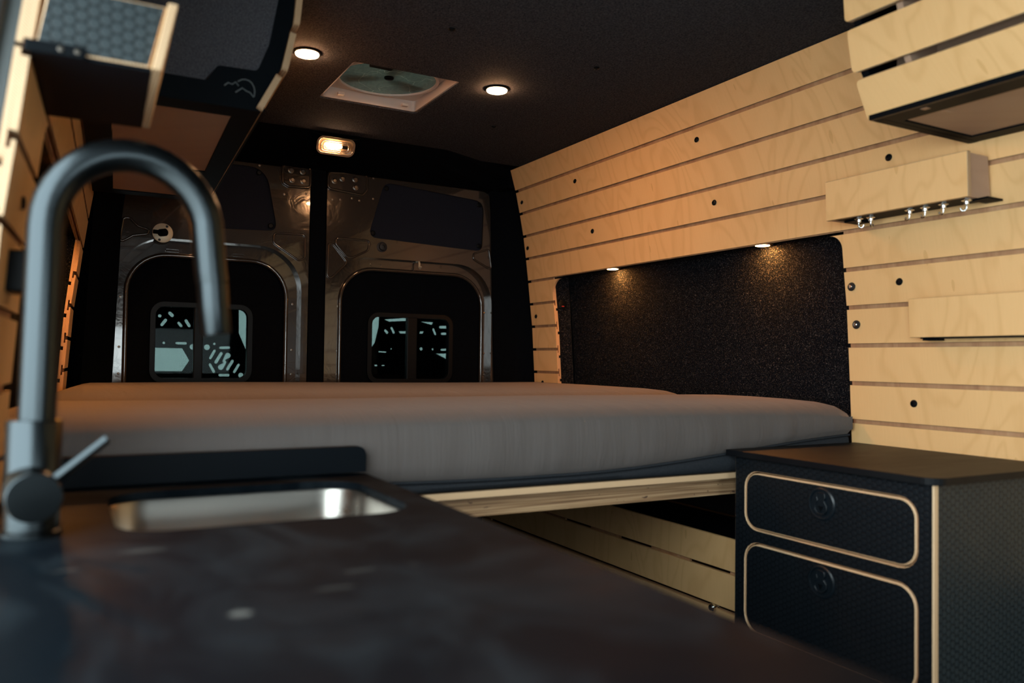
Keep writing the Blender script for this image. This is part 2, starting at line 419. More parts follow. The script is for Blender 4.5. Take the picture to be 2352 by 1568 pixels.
# --- slatted plywood walls
screw_m = MB().lathe([(.0085, 0), (.0085, .0015), (.007, .0035), (.0035, .0042), (.0030, .0025), (.0, .0025)], (0, 0, 0), (0, 0, 1), 14)
SCREW = mesh_only('screw', screw_m, 'black_plastic')
stud_m = MB().lathe([(.0105, 0), (.0105, .002), (.009, .004), (.0060, .0042)], (0, 0, 0), (0, 0, 1), 18).lathe([(.0055, .003), (.0052, .0062), (.0035, .007), (.003, .0055)], (0, 0, 0), (0, 0, 1), 14, 1)
STUD = mesh_only('snap_stud', stud_m, ['black_rubber', 'chrome'])
TH = (.0045, .0085, .0150)
def rowframe(z0, z1):
    a = Vector((XR(z0), z0)); b = Vector((XR(z1), z1)); d = (b-a).normalized(); n = Vector((-d.y, d.x))     # n points into the van (-X)
    return a, d, n, (b-a).length
def slat_piece(parent, xf, z0, z1, ya, yb, fil=None):
    a, d, n, h = rowframe(z0, z1)
    P = lambda y, v, w: (a.x+d.x*v+n.x*w, y, a.y+d.y*v+n.y*w)
    mb = MB(xf)
    if fil is None:
        pr = [(0, 0), (h, 0), (h, -TH[0]), (h-.009, -TH[0]), (h-.009, -TH[1]), (.009, -TH[1]), (.009, -TH[0]), (0, -TH[0])]
        mb.prism([P(ya, v, w) for v, w in pr], [P(yb, v, w) for v, w in pr], 1, [0, 1, 1, 1, 1, 1, 1, 1])
    else:
        ol = fil(h); mb.plate(ol, [], lambda u, v, w: P(u, v, w), TH[1])
    return obj('slat', mb, ['birch_face', 'birch_edge'], parent)
def slat_wall(parent, xf, y0, y1, rf, rr, nrow_full, gap_out=.010):
    rows = [(ROWS[k+1]+.0105, ROWS[k]) for k in range(len(ROWS)-1)]
    R = .062; Rf = .034
    for k, (z0, z1) in enumerate(rows):
        if k < 5: slat_piece(parent, xf, z0, z1, y0, y1)
        elif k == 5:
            arc = [(R-R*math.sin(math.pi/2*i/7), R-R*math.cos(math.pi/2*i/7)) for i in range(8)]   # (du, dv) from the corner
            slat_piece(parent, xf, z0, z1, 0, 0, lambda h: [(y1, 0), (y1, h), (rr-R, h)]+[(rr-R+R*math.sin(math.pi/2*i/7), h-R+R*math.cos(math.pi/2*i/7)) for i in range(1, 8)]+[(rr, 0)])
            slat_piece(parent, xf, z0, z1, 0, 0, lambda h: [(y0, 0), (rf, 0)]+[(rf+Rf*a2/R, h-Rf*b2/R) for a2, b2 in [(R-R*math.cos(math.pi/2*i/7), R-R*math.sin(math.pi/2*i/7)) for i in range(8)]][:-1]+[(rf+Rf, h), (y0, h)])
        else:
            slat_piece(parent, xf, z0, z1, y0, rf)
            if k < 11: slat_piece(parent, xf, z0, z1, rr, y1)
    # backing board behind the slots
    mb = MB(xf)
    def strip(za, zb, ya, yb):
        for zz0, zz1 in ((za, zb),):
            a, d, n, h = rowframe(zz0, zz1)
            P = lambda y, v, w: (a.x+d.x*v+n.x*w, y, a.y+d.y*v+n.y*w)
            pr = [(0, -TH[1]-.0002), (h, -TH[1]-.0002), (h, -TH[2]), (0, -TH[2])]
            mb.prism([P(ya, v, w) for v, w in pr], [P(yb, v, w) for v, w in pr], 1, [0, 1, 1, 1])
    for k, (z0, z1) in enumerate(rows):
        g = ROWS[k+1]
        za, zb = g-.035, z1+.0
        if k < 5: strip(z0-.03 if k < 4 else z0-.003, z1-.03 if k else z1, y0, y1-gap_out)
        if k >= 5:
            strip(z0-.03, z1-.03 if k > 5 else z1+.013, y0, rf)
            if k < 11: strip(z0-.03, z1-.03 if k > 5 else z1+.013, rr, y1-gap_out)
    obj('backing_board', mb, ['birch_groove', 'birch_edge'], parent)
    # recess lined with felt
    mb = MB(xf); D = .10; za, zt = -.30, .3398
    ys = (rf-.03, rr+.03); zz = [za, -.14, .043, .226, zt]
    for z0, z1 in zip(zz, zz[1:]):
        A = [(XR(z0)+D, y, z0) for y in ys]; B = [(XR(z1)+D, y, z1) for y in ys]
        mb.add([A[0], A[1], B[1], B[0]], [(0, 1, 2, 3)])
    x0 = XR(zt)+.012
    mb.add([(x0, ys[0], zt), (x0, ys[1], zt), (x0+D, ys[1], zt), (x0+D, ys[0], zt)], [(0, 1, 2, 3)])
    for y in ys: mb.add([(XR(za)+.0188, y, za), (XR(zt)+.0188, y, zt), (XR(zt)+D, y, zt), (XR(za)+D, y, za)], [(0, 1, 2, 3)])
    obj('recess_lining', mb, 'recess_carpet', parent)
slat_wall(wall_right, None, -.15, 2.855, 1.335, 2.675, 5)
slat_wall(wall_left, LX, 1.0, 2.80, 1.255, 2.60, 5)
def wall_button(mesh, y, z, left=False):
    x = XR(z); s = (XR(z-.03)-XR(z+.03))/.06
    if left: p = LX(x-.0003, y, z); return clone(mesh, wall_left, p, (0, math.pi/2, 0))
    return clone(mesh, wall_right, (x-.0003, y, z), (0, -math.pi/2+math.atan(s)*0.9, 0))
for y, z in ((2.43, .648), (1.79, .648), (1.19, .472), (2.37, .463), (1.755, .463), (2.82, .636), (2.83, .456), (2.815, .181), (2.79, -.085), (1.188, .192), (1.166, -.084)): wall_button(SCREW, y, z)
for y, z in ((1.316, .190), (1.309, .0985)): wall_button(STUD, y, z)
for y, z in ((1.134, .182),): wall_button(SCREW, y, z, True)
struct(obj('trim_1', MB().box(1.58, 1.86, -2.2, -.16, -1.1, .77), 'van_shell'))
for y, x in ((1.707, .77), (1.74, 1.20), (2.352, 1.217), (2.352, .40), (1.25, 1.2)):
    clone(SCREW, ceiling, (x, y, CEIL-.0003), (math.pi, 0, 0))

# painted body pillar at the sliding door opening
mp = MB(LX)
pr = [(z, XR(z)) for z in (-1.1, -.3, -.05, .14, .32, .5, .62, .75)]
for (z0, x0), (z1, x1) in zip(pr, pr[1:]):
    mp.prism([(x0+.020, 1.03, z0), (x0+.11, 1.03, z0), (x0+.11, 1.10, z0), (x0+.020, 1.10, z0)], [(x1+.020, 1.03, z1), (x1+.11, 1.03, z1), (x1+.11, 1.10, z1), (x1+.020, 1.10, z1)])
pil = struct(obj('trim_2', mp, 'pillar_paint'))
obj('seal', MB(LX).tube([(x+.040, 1.02, z) for z, x in pr], .008, 8), 'black_rubber', pil, smooth=60)

# --- rear: header above the doors, D pillars, centre seal
HP = ((2.70, .772), (2.80, .745), (2.985, .705), (3.02, .70), (3.02, .90), (2.70, .90))
HQ = ((2.86, .772), (2.90, .745), (2.985, .705), (3.02, .70), (3.02, .90), (2.86, .90))
hd = MB().prism([(.07, y, z) for y, z in HP], [(1.20, y, z) for y, z in HP]).prism([(1.20, y, z) for y, z in HP], [(1.552, y, z) for y, z in HQ])
struct(obj('trim_3', hd, 'black_carpet'))
struct(obj('trim_7', MB().box(1.553, 1.88, 2.866, 3.05, .70, .895), 'black_carpet'))
struct(obj('trim_8', MB().box(-.24, .069, 2.81, 3.05, .70, .895), 'black_carpet'))
mr = MB().plate([(-.25, -1.12), (1.85, -1.12), (1.85, .92), (-.25, .92)], [[(.13, -1.05), (1.60, -1.05), (1.535, .700), (.17, .700)]], FY(3.06), .05, 0, 0)
wall_rear = struct(obj('wall_rear', mr, 'black_carpet'))
dp = MB().prism([(1.602, 2.99, -1.1), (1.80, 2.865, -1.1), (1.82, 3.06, -1.1), (1.605, 3.06, -1.1)], [(1.535, 2.99, .76), (1.64, 2.865, .76), (1.78, 3.06, .76), (1.54, 3.06, .76)])
struct(obj('trim_4', dp, 'black_carpet'))
dl = MB().prism([(.105, 2.99, -1.1), (.00, 2.84, -1.1), (-.16, 3.06, -1.1), (.10, 3.06, -1.1)], [(.165, 2.99, .76), (.08, 2.84, .76), (-.1, 3.06, .76), (.16, 3.06, .76)])
struct(obj('trim_5', dl, 'black_carpet'))
struct(obj('trim_6', MB().box(.775, .858, 3.012, 3.058, -1.1, .72).box(.787, .843, 2.996, 3.012, -1.1, .705), 'black_carpet'))

# --- rear doors
BOLT = mesh_only('bolt', MB().lathe([(.011, 0), (.011, .002), (.0075, .003), (.0075, .007), (.006, .008), (.0, .008)], (0, 0, 0), (0, -1, 0), 14), 'dark_zinc')
CAP = mesh_only('button', MB().lathe([(.010, 0), (.010, .002), (.007, .004), (.0, .0045)], (0, 0, 0), (0, -1, 0), 14), 'black_plastic')
RIVET = mesh_only('rivet', MB().lathe([(.0045, 0), (.004, .0015), (.0, .002)], (0, 0, 0), (0, -1, 0), 10), 'dark_zinc')
CAPS = mesh_only('screw', MB().lathe([(.0035, 0), (.003, .001), (.0, .0013)], (0, 0, 0), (0, -1, 0), 10), 'dark_zinc')
def arch(u0, u1, v1, v0, r, slant=0.0, n=10):
    pts = [(u0, v0), (u1, v0)]
    for k in range(n+1): g = math.pi/2*k/n; pts.append((u1-r+r*math.cos(g), v1-r+r*math.sin(g)))
    for k in range(n+1): g = math.pi/2+math.pi/2*k/n; pts.append((u0+r+r*math.cos(g), v1-r+r*math.sin(g)))
    return pts
def door(name, out, arch_o, arch_i, upper, win, mull, tris, pocket, pocket_bolts, right):
    mb = MB().plate(out, [arch_o, upper], FY(3.0), .045, 0, 0)
    d = struct(obj(name, mb, 'door_paint', bevel=.010, seg=3, smooth=40))
    ch = MB().plate(arch_o, [arch_i], FY(3.032), .012, 0, 0)
    obj('arch_channel', ch, 'door_paint', d, smooth=40)
    rim = [(u, 3.030, v) for u, v in arch_i if v > -.5] 
    rim = [(arch_i[1][0], 3.030, -.5)] + [(u, 3.030, v) for u, v in arch_i[2:]] + [(arch_i[0][0], 3.030, -.5)]
    obj('arch_rim', MB().tube(rim, .008, 8), 'door_paint', d, smooth=60)
    w0, w1, w2, w3, wr = win
    car = MB().plate(arch_i, [rrect(w0+.014, w1-.014, w2+.014, w3-.014, wr-.01)], FY(3.040), .012, 0, 0)
    obj('lower_trim', car, 'black_carpet', d)
    fr = MB().plate(rrect(w0, w1, w2, w3, wr), [rrect(w0+.018, w1-.018, w2+.018, w3-.018, wr-.016)], FY(3.030), .03, 0, 0)
    f = obj('window_frame', fr, 'black_plastic', d, bevel=.005, smooth=40)
    ma, mbb = mull
    obj('mullion', MB().box(ma, mbb, 3.033, 3.055, w2+.01, w3-.01), 'black_plastic', f, bevel=.003)
    for a, b, yy in ((w0+.012, ma+.003, 3.046), (mbb-.003, w1-.012, 3.050)):
        obj('window_pane', MB().box(a, b, yy, yy+.003, w2+.012, w3-.012), 'tinted_glass', f)
    cu = sum(u for u, v in upper)/len(upper); cv = sum(v for u, v in upper)/len(upper)
    up2 = [(cu+(u-cu)*1.02, cv+(v-cv)*1.03) for u, v in upper]
    upp = obj('upper_panel', MB().plate(up2, [], FY(3.012), .006, 0, 0), 'door_panel_fabric', d)
    for t in tris: obj('embossed_rib', MB().tube([(u, 3.0, v) for u, v in t], .0045, 6, closed=True), 'door_paint', d, smooth=80)
    pk = obj('hinge_pocket', MB().plate(pocket, [], FY(2.995), .006, 0, 0), 'door_paint', d, bevel=.004, smooth=40)
    obj('embossed_rib', MB().tube([(u, 2.997, v) for u, v in pocket], .0055, 6, closed=True), 'door_paint', d, smooth=80)
    for u, v in pocket_bolts: clone(BOLT, d, (u, 2.9951, v))
    return d
out_r = fillet([(.848, -1.04), (1.598, -1.04), (1.600, -.10), (1.535, .690), (1.50, .706), (.85, .704)], [0, 0, .2, .03, .03, .01])
out_l = fillet([(.118, -1.04), (.782, -1.04), (.786, .70), (.18, .70), (.155, .46), (.110, -.09)], [0, 0, .01, .05, .1, .2])
up_r = fillet([(1.012, .470), (1.505, .452), (1.512, .66), (1.075, .690)], [.03, .03, .05, .04])
up_l = fillet([(.40, .452), (.668, .462), (.625, .688), (.42, .688)], [.03, .03, .08, .04])
R1 = fillet([(.858, .432), (.876, .432), (.932, .366), (.868, .300), (.855, .310)], .016, 4)
R2 = fillet([(.886, .456), (1.022, .456), (1.012, .418), (.952, .386), (.930, .386), (.886, .432)], .016, 4)
R3 = fillet([(1.465, .440), (1.536, .464), (1.549, .384), (1.534, .384), (1.465, .417)], .012, 4)
L1 = fillet([(.655, .455), (.770, .458), (.770, .370), (.748, .360), (.655, .418)], .016, 4)
L2 = fillet([(.148, .375), (.160, .462), (.180, .464), (.205, .438), (.238, .430), (.238, .415), (.19, .405)], .012, 4)
pock_r = fillet([(.852, .640), (.985, .628), (1.003, .650), (1.003, .712), (.852, .700)], .014, 4)
pock_l = fillet([(.684, .640), (.705, .630), (.784, .634), (.784, .712), (.680, .706)], .014, 4)
door_r = door('door_2', out_r, arch(.862, 1.552, .392, -1.0, .16), arch(.915, 1.520, .350, -1.0, .13), up_r, (1.028, 1.392, -.095, .184, .045), (1.193, 1.236), (R1, R2, R3), pock_r, ((.905, .682), (.955, .685), (.958, .655), (.875, .670)), True)
door_l = door('door_1', out_l, arch(.142, .760, .405, -1.0, .16), arch(.175, .712, .350, -1.0, .13), up_l, (.252, .594, -.093, .190, .045), (.394, .425), (L1, L2), pock_l, ((.712, .690), (.755, .690), (.717, .655), (.758, .655)), False)
for u, v in ((1.085, .668), (1.490, .645), (1.492, .475), (1.033, .488)): clone(CAP, door_r, (u, 3.0055, v))
for u, v in ((.600, .670), (.645, .480)): clone(CAP, door_l, (u, 3.0055, v))
for u, v in ((1.03, .62), (.87, .60), (.90, .603), (.945, .612), (.975, .607), (1.03, .70)): clone(RIVET, door_r, (u, 2.9999, v))
for u, v in ((.69, .60), (.77, .61), (.60, .695)): clone(RIVET, door_l, (u, 2.9999, v))
for v in (.20, .03, -.06): clone(RIVET, door_r, (.908, 3.0315, v)); clone(RIVET, door_r, (1.535, 3.0315, v)); clone(RIVET, door_l, (.158, 3.0315, v)); clone(RIVET, door_l, (.735, 3.0315, v))
obj('rubber_stop', MB().lathe([(.020, 0), (.020, .004), (.015, .006), (.013, .014), (.006, .016), (.005, .012)], (1.069, 3.0, .436), (0, -1, 0), 20), 'black_rubber', door_r, smooth=40)
obj('hook', MB().tube([(1.226, 3.03, .392), (1.226, 3.005, .392), (1.226, 2.998, .382), (1.226, 2.999, .368), (1.226, 2.990, .362), (1.226, 2.982, .368)], .004, 8), 'brass_plate', door_r, smooth=60)
obj('hook', MB().tube([(.392, 3.03, .405), (.392, 3.003, .405), (.392, 2.998, .39), (.392, 2.999, .372), (.392, 2.990, .367)], .004, 8), 'black_steel', door_l, smooth=60)
for a in (.30, .52): obj('latch_slot', MB().plate(slot((a, .368), (a+.035, .368), .006), [slot((a, .368), (a+.035, .368), .0035)], FY(3.029), .004, 0, 0), 'door_paint', door_l)
obj('latch_slot', MB().plate(slot((1.04, .368), (1.075, .368), .006), [slot((1.04, .368), (1.075, .368), .0035)], FY(3.029), .004, 0, 0), 'door_paint', door_r)
ds = obj('bracket_plate', MB().lathe([(.033, 0), (.033, .003), (.031, .004), (.0, .004)], (.282, 2.998, .421), (0, -1, 0), 28), 'brass_plate', door_l, smooth=40, label='pale round metal plate')
obj('bracket_pin', MB().tube([(.275, 2.994, .421), (.288, 2.975, .421)], .013, 12).tube([(.252, 2.99, .423), (.285, 2.982, .421)], .007, 8), 'black_steel', ds, smooth=50)
for a, b in ((.295, .444), (.272, .397)): clone(mesh_only('screw_hole', MB().lathe([(.0045, 0), (.004, .001)], (0, 0, 0), (0, -1, 0), 10), 'black_rubber'), ds, (a, 2.9939, b))

# --- gear racks bolted outside the rear windows, yard beyond
hl = [[(.262, .031), (.377, .030), (.402, -.014), (.378, -.054), (.262, -.054)], circ(.314, .049, .0045, 10), slot((.358, .049), (.388, .049), .0045), circ(.413, .036, .0105), slot((.306, .115), (.318, .132), .0055), slot((.363, .123), (.371, .113), .005), slot((.388, .132), (.399, .114), .0055),
      circ(.463, .036, .0105), circ(.489, .049, .0045, 10), slot((.511, .035), (.541, .036), .0048), slot((.490, .023), (.476, -.004), .0050), slot((.514, .013), (.496, -.019), .0060),
      slot((.555, -.015), (.538, -.045), .0055), slot((.578, -.029), (.563, -.055), .0050), slot((.475, -.029), (.489, -.055), .0050), slot((.511, -.068), (.541, -.068), .0050), circ(.587, -.068, .0095), circ(.298, .147, .006, 10), slot((.332, .158), (.340, .150), .006),
      [(.538+.0105*math.cos(g), .006+.0105*math.sin(g)) for g in (math.radians(-75+ 30*k) for k in range(9))]+[(.519, -.014), (.523, -.022)]+[(.514+.0105*math.cos(g), -.038+.0105*math.sin(g)) for g in (math.radians(105+30*k) for k in range(9))]+[(.534, -.020), (.529, -.010)]]
rk = tag(obj('gear_rack', MB().plate([(.02, -.35), (.70, -.35), (.70, -.095), (.612, .009), (.576, .092), (.573, .24), (.02, .24)], hl, FY(3.2), .004, 0, 0), 'rack_steel'),
    'black perforated steel gear rack with pentagon cut-out seen through one rear window', 'rack')
hr = [[(1.157, .165), (1.273, .177), (1.273, .164), (1.177, .157)], slot((1.162, .119), (1.170, .111), .0055), slot((1.189, .130), (1.199, .112), .0050), [(1.221, .118), (1.281, .120), (1.268, .110), (1.227, .109)], [(1.319, .162), (1.376, .161), (1.370, .149), (1.345, .155)], [(1.316, .120), (1.334, .121), (1.328, .111), (1.314, .111)],
      slot((1.378, .130), (1.387, .111), .0050), slot((1.410, .141), (1.47, .143), .0055), slot((1.418, .113), (1.448, .114), .0048), circ(1.323, .046, .007, 12), circ(1.376, .045, .0045, 10), slot((1.417, .044), (1.448, .045), .0042), [(1.372, .027), (1.474, .028), (1.475, -.019)], slot((1.135, .031), (1.166, .030), .0022), circ(1.189, .044, .003, 8), slot((1.12, -.026), (1.127, -.026), .003), slot((1.15, -.026), (1.16, -.026), .002)]
rr_ = tag(obj('gear_rack', MB().plate([(1.09, -.35), (1.70, -.35), (1.70, .24), (1.136, .24), (1.133, .136), (1.117, .067), (1.09, .03)], hr, FY(3.2), .004, 0, 0), 'rack_steel'),
    'dark slotted steel gear rack with triangular gap seen through the other rear window', 'rack')
for r_, xs in ((rk, (.05, .68)), (rr_, (1.11, 1.68))):
    for x in xs: obj('standoff', MB().box(x-.012, x+.012, 3.1105, 3.1995, -.30, -.27), 'rack_steel', r_)
obj('cross_bar', MB().tube([(1.34, 3.215, .045), (1.50, 3.215, -.03)], .009, 8), 'rack_steel', rr_)
struct(obj('ground', MB().box(-14, 16, -14, 9, -1.50, -1.45), 'concrete'))
struct(obj('wall_outside', MB().box(-5, 9, 5.2, 5.4, -1.45, 2.6), 'outside_render'))

# ------------------------------------------------------------------ overhead cabinets
OP = [(.715, 1.244), (.634, 1.251), (.620, 1.256), (.543, 1.272), (.531, 1.281), (.460, 1.317)]     # slatted front: (z, x)
def overhead(root, xf, y0, y1, frontmost):
    for i in range(3):
        (zt, xt), (zb, xb) = OP[2*i], OP[2*i+1]
        d = Vector((xt-xb, zt-zb)).normalized(); n = Vector((-d.y, d.x)); h = math.hypot(xt-xb, zt-zb)
        P = lambda u, v, w: (xb+d.x*v+n.x*w, u, zb+d.y*v+n.y*w)
        obj('slat', MB(xf).plate(rrect(y0, y1, 0, h, .009, 4), [], P, .012), ['birch_face', 'birch_edge'], root, bevel=.0012, seg=1)
def oh_box(root, xf, y0, y1, xin, panels):
    xw = 1.622
    fr = MB(xf).plate([(1.312, y0), (xw, y0), (xw, y1), (1.312, y1)], [[(xin[0], a), (xin[1], a), (xin[1], b), (xin[0], b)] for a, b in panels], FD(.4605), .012, 0, 0)
    obj('bottom_frame', fr, 'black_satin', root)
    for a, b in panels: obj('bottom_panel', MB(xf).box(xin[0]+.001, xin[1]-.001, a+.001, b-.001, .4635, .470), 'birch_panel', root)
oh = thing('overhead_cabinet', 'slatted birch overhead cabinet high on the wood wall above the drawer cabinet', 'cabinet', (1.45, .4, .46))
overhead(oh, None, -.35, 1.010, True)
oh_box(oh, None, -.34, 1.004, (1.369, 1.581), [(-.30, .972)])
obj('end_panel', MB().prism([(x+.013, .985, z) for z, x in OP]+[(1.622, .985, .46), (1.565, .985, .715)], [(x+.013, 1.0, z) for z, x in OP]+[(1.622, 1.0, .46), (1.565, 1.0, .715)]), 'black_satin', oh)
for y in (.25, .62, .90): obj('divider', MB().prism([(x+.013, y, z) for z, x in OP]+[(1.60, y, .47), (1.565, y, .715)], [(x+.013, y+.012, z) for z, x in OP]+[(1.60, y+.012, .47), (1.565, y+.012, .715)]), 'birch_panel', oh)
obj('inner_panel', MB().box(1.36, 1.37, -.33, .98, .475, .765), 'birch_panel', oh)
# left
ol = thing('overhead_cabinet', 'black-ended overhead cabinet with grey fabric inset and mountain logo on the dark side', 'cabinet', (.16, 2.0, .46))
LXC = lambda x, y, z: (CX-x+.049*(y-1.55), y, z)
overhead(ol, LXC, 1.540, 2.56, False)
oh_box(ol, LXC, 1.550, 2.55, (1.363, 1.571), [(1.612, 2.135), (2.20, 2.50)])
ep = [(CX-x-.013, z) for z, x in OP[1:]] 
ep_out = [(CX-1.244-.013, .765)]+[(CX-x-.013, z) for z, x in OP]+[(-.005, .460), (.055, .765)]
fab = fillet([(.346, .765), (.339, .678), (.324, .592), (.303, .536), (.232, .534), (.214, .503), (.03, .503), (.07, .765)], [.0, .02, .02, .012, .012, .008, .02, 0])
epo = obj('end_panel', MB().plate(ep_out, [fab], FY(1.5515), .014, 0, 0), 'black_satin', ol)
obj('fabric_panel', MB().plate([(.356, .766), (.349, .68), (.334, .59), (.312, .53), (.226, .525), (.205, .496), (.02, .496), (.06, .766)], [], FY(1.5545), .008, 0, 0), 'grey_panel_fabric', ol)
def logo(pts, r=.0012): return MB().tube([(u, 1.5508, v) for u, v in pts], r, 6)
LP = lambda pts: [(.248+(x-520)*.000765, .504-(y-190)*.00083+(x-520)*.00016) for x, y in pts]
obj('logo', logo(LP([(515, 196), (524, 190), (533, 194), (541, 189), (548, 198)])), 'logo_ink', epo, label='pale mountain line')
obj('logo', logo(LP([(546, 188), (555, 184), (563, 184), (572, 187), (579, 193), (584, 202), (586, 212), (585, 223)])), 'logo_ink', epo, label='pale sun arc')
obj('logo', logo(LP([(541, 212), (557, 203), (566, 210), (575, 214), (584, 225)])), 'logo_ink', epo, label='pale mountain line')

# small wall box near the door opening
ws = thing('wall_shelf', 'small plywood wall box with honeycomb end panel by the open side', 'shelf', (.03, 1.12, .32))
S2 = lambda x, y, z: (x+.035*(y-1.0), y, z)
fp = [(.078, .3235), (.0885, .3235), (.1045, .402), (.094, .402)]
obj('front_board', MB(S2).prism([(x, .990, z) for x, z in fp], [(x, 1.256, z) for x, z in fp], 0, [0, 1, 0, 1]), ['birch_edge', 'birch_face'], ws, bevel=.0012)
hp = [(-.036, .3265), (.0765, .3265), (.0925, .399), (-.024, .399)]
hpi = [(-.0345, .3285), (.0750, .3285), (.0905, .397), (-.0225, .397)]
obj('end_panel', MB(S2).plate(hp, [], FY(.9975), .012, 0, 1, .0018, hpi), ['hex_grey_ply', 'birch_edge'], ws)
obj('bottom_board', MB(S2).box(-.040, .078, .999, 1.254, .3225, .3265), 'black_satin', ws)
br = obj('bracket', MB().box(-.046, .012, .988, .996, .3205, .3335), 'black_steel', ws, bevel=.002)
for x in (-.012, .004): clone(CAPS, ws, (x, .9879, .327))
# control box on the left wall
sp = thing('switch_box', 'small black switch box on the plywood beside the tap', 'switch', (-.055, 1.11, .068))
obj('body', MB(LX).box(1.636, 1.672, 1.085, 1.150, .072, .120), 'black_plastic', sp, bevel=.003)
obj('rocker', MB(LX).box(1.631, 1.636, 1.100, 1.135, .082, .110), 'black_rubber', sp, bevel=.001)

# ------------------------------------------------------------------ rails and shelves on the right wall
hs = thing('hook_shelf', 'birch wall shelf box with six chrome hooks hanging below', 'shelf', (1.60, 1.13, .335))
fb = [(1.553, .337), (1.564, .337), (1.561, .428), (1.550, .428)]
obj('front_board', MB().prism([(x, .962, z) for x, z in fb], [(x, 1.304, z) for x, z in fb], 1, [1, 1, 1, 0]), ['birch_face', 'birch_edge'], hs, bevel=.001, seg=1)
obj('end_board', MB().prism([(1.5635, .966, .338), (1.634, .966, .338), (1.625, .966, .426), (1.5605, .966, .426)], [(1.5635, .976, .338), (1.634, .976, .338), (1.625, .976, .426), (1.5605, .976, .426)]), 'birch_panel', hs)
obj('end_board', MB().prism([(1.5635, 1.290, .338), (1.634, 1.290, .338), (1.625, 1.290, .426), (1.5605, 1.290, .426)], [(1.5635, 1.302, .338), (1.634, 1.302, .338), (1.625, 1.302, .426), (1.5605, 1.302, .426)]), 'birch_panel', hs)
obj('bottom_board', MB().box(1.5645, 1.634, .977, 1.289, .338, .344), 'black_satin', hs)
for y in (.955, 1.262):
    obj('bracket', MB().prism([(1.585, y-.012, .3335), (1.637, y-.012, .3335), (1.637, y-.012, .3375), (1.585, y-.012, .3375)], [(1.592, y+.022, .3335), (1.637, y+.022, .3335), (1.637, y+.022, .3375), (1.592, y+.022, .3375)]), 'black_steel', hs)
HOOKP = mesh_only('hook_base', MB().lathe([(.010, 0), (.010, -.003), (.0055, -.005), (.005, -.010), (.003, -.012)], (0, 0, 0), (0, 0, 1), 16), 'chrome')
def hookmesh(ang):
    p = [(0, 0, -.008), (0, 0, -.019), (.003, 0, -.023), (.007, 0, -.0235), (.010, 0, -.021), (.0105, 0, -.017)]
    c, s = math.cos(ang), math.sin(ang)
    return mesh_only('hook', MB().tube([(x*c, x*s, z) for x, y, z in p], .0022, 8), 'chrome', 60)
for y, x, a in ((1.237, 1.583, -1.2), (1.211, 1.590, .2), (1.110, 1.583, 1.5), (1.074, 1.583, 1.4), (1.033, 1.583, 1.4), (.984, 1.583, 1.9)):
    h = clone(hookmesh(a), hs, (x, y, .338)); clone(HOOKP, h, (x, y, .338))
s2 = thing('ledge_shelf', 'plain birch ledge shelf low on the wood wall above the drawer cabinet', 'shelf', (1.65, .7, .06))
fb = [(1.625, .063), (1.634, .063), (1.630, .148), (1.621, .148)]
obj('front_board', MB().prism([(x, .25, z) for x, z in fb], [(x, 1.140, z) for x, z in fb], 1, [1, 1, 1, 0]), ['birch_face', 'birch_edge'], s2, bevel=.0015)
obj('bottom_board', MB().box(1.635, 1.6655, .255, 1.120, .0605, .068), 'black_satin', s2)  # black and set low, standing in for the shadow line under the ledge
obj('bracket', MB().box(1.640, 1.666, 1.085, 1.118, .0565, .0604), 'black_steel', s2)
obj('end_board', MB().box(1.633, 1.6655, 1.128, 1.138, .066, .146), 'birch_edge', s2)

# ------------------------------------------------------------------ lights
def spot(x, y, label):
    t = thing('ceiling_light', label, 'light', (x, y, CEIL-.012), 'round ceiling lights')
    obj('trim_ring', MB().lathe([(.036, 0), (.036, .002), (.033, .004), (.0295, .0045)], (x, y, CEIL), (0, 0, -1), 28), 'black_satin', t, smooth=40)
    obj('lens', MB().lathe([(.029, .004), (.028, .0075), (.020, .0095), (.0, .010)], (x, y, CEIL), (0, 0, -1), 28), 'spot_glow', t, smooth=60)
spot(.516, 2.026, 'glowing round ceiling light beside the black overhead cabinet')
spot(1.054, 2.022, 'glowing round ceiling light between roof fan and wood wall')
def puck(x, y, z, label):
    t = thing('puck_light', label, 'light', (x, y, z-.008), 'warm puck lights in the wall recesses')
    obj('bezel', MB().lathe([(.029, 0), (.029, .003), (.025, .006), (.021, .006)], (x, y, z), (0, 0, -1), 24), 'black_satin', t, smooth=40)
    obj('lens', MB().lathe([(.020, .0055), (.019, .0068), (.0, .0072)], (x, y, z), (0, 0, -1), 24), 'puck_glow', t, smooth=50)
puck(1.710, 2.365, .3395, 'puck light in the wood wall recess nearest the rear doors')
puck(1.710, 1.652, .3395, 'puck light in the wood wall recess nearest the hook shelf')
for y, lb in ((1.63, 'puck light in the left wall recess nearest the tap'), (2.37, 'puck light in the left wall recess nearest the rear doors')):
    p = LX(1.705, y, .3395); puck(p[0], p[1], p[2], lb)

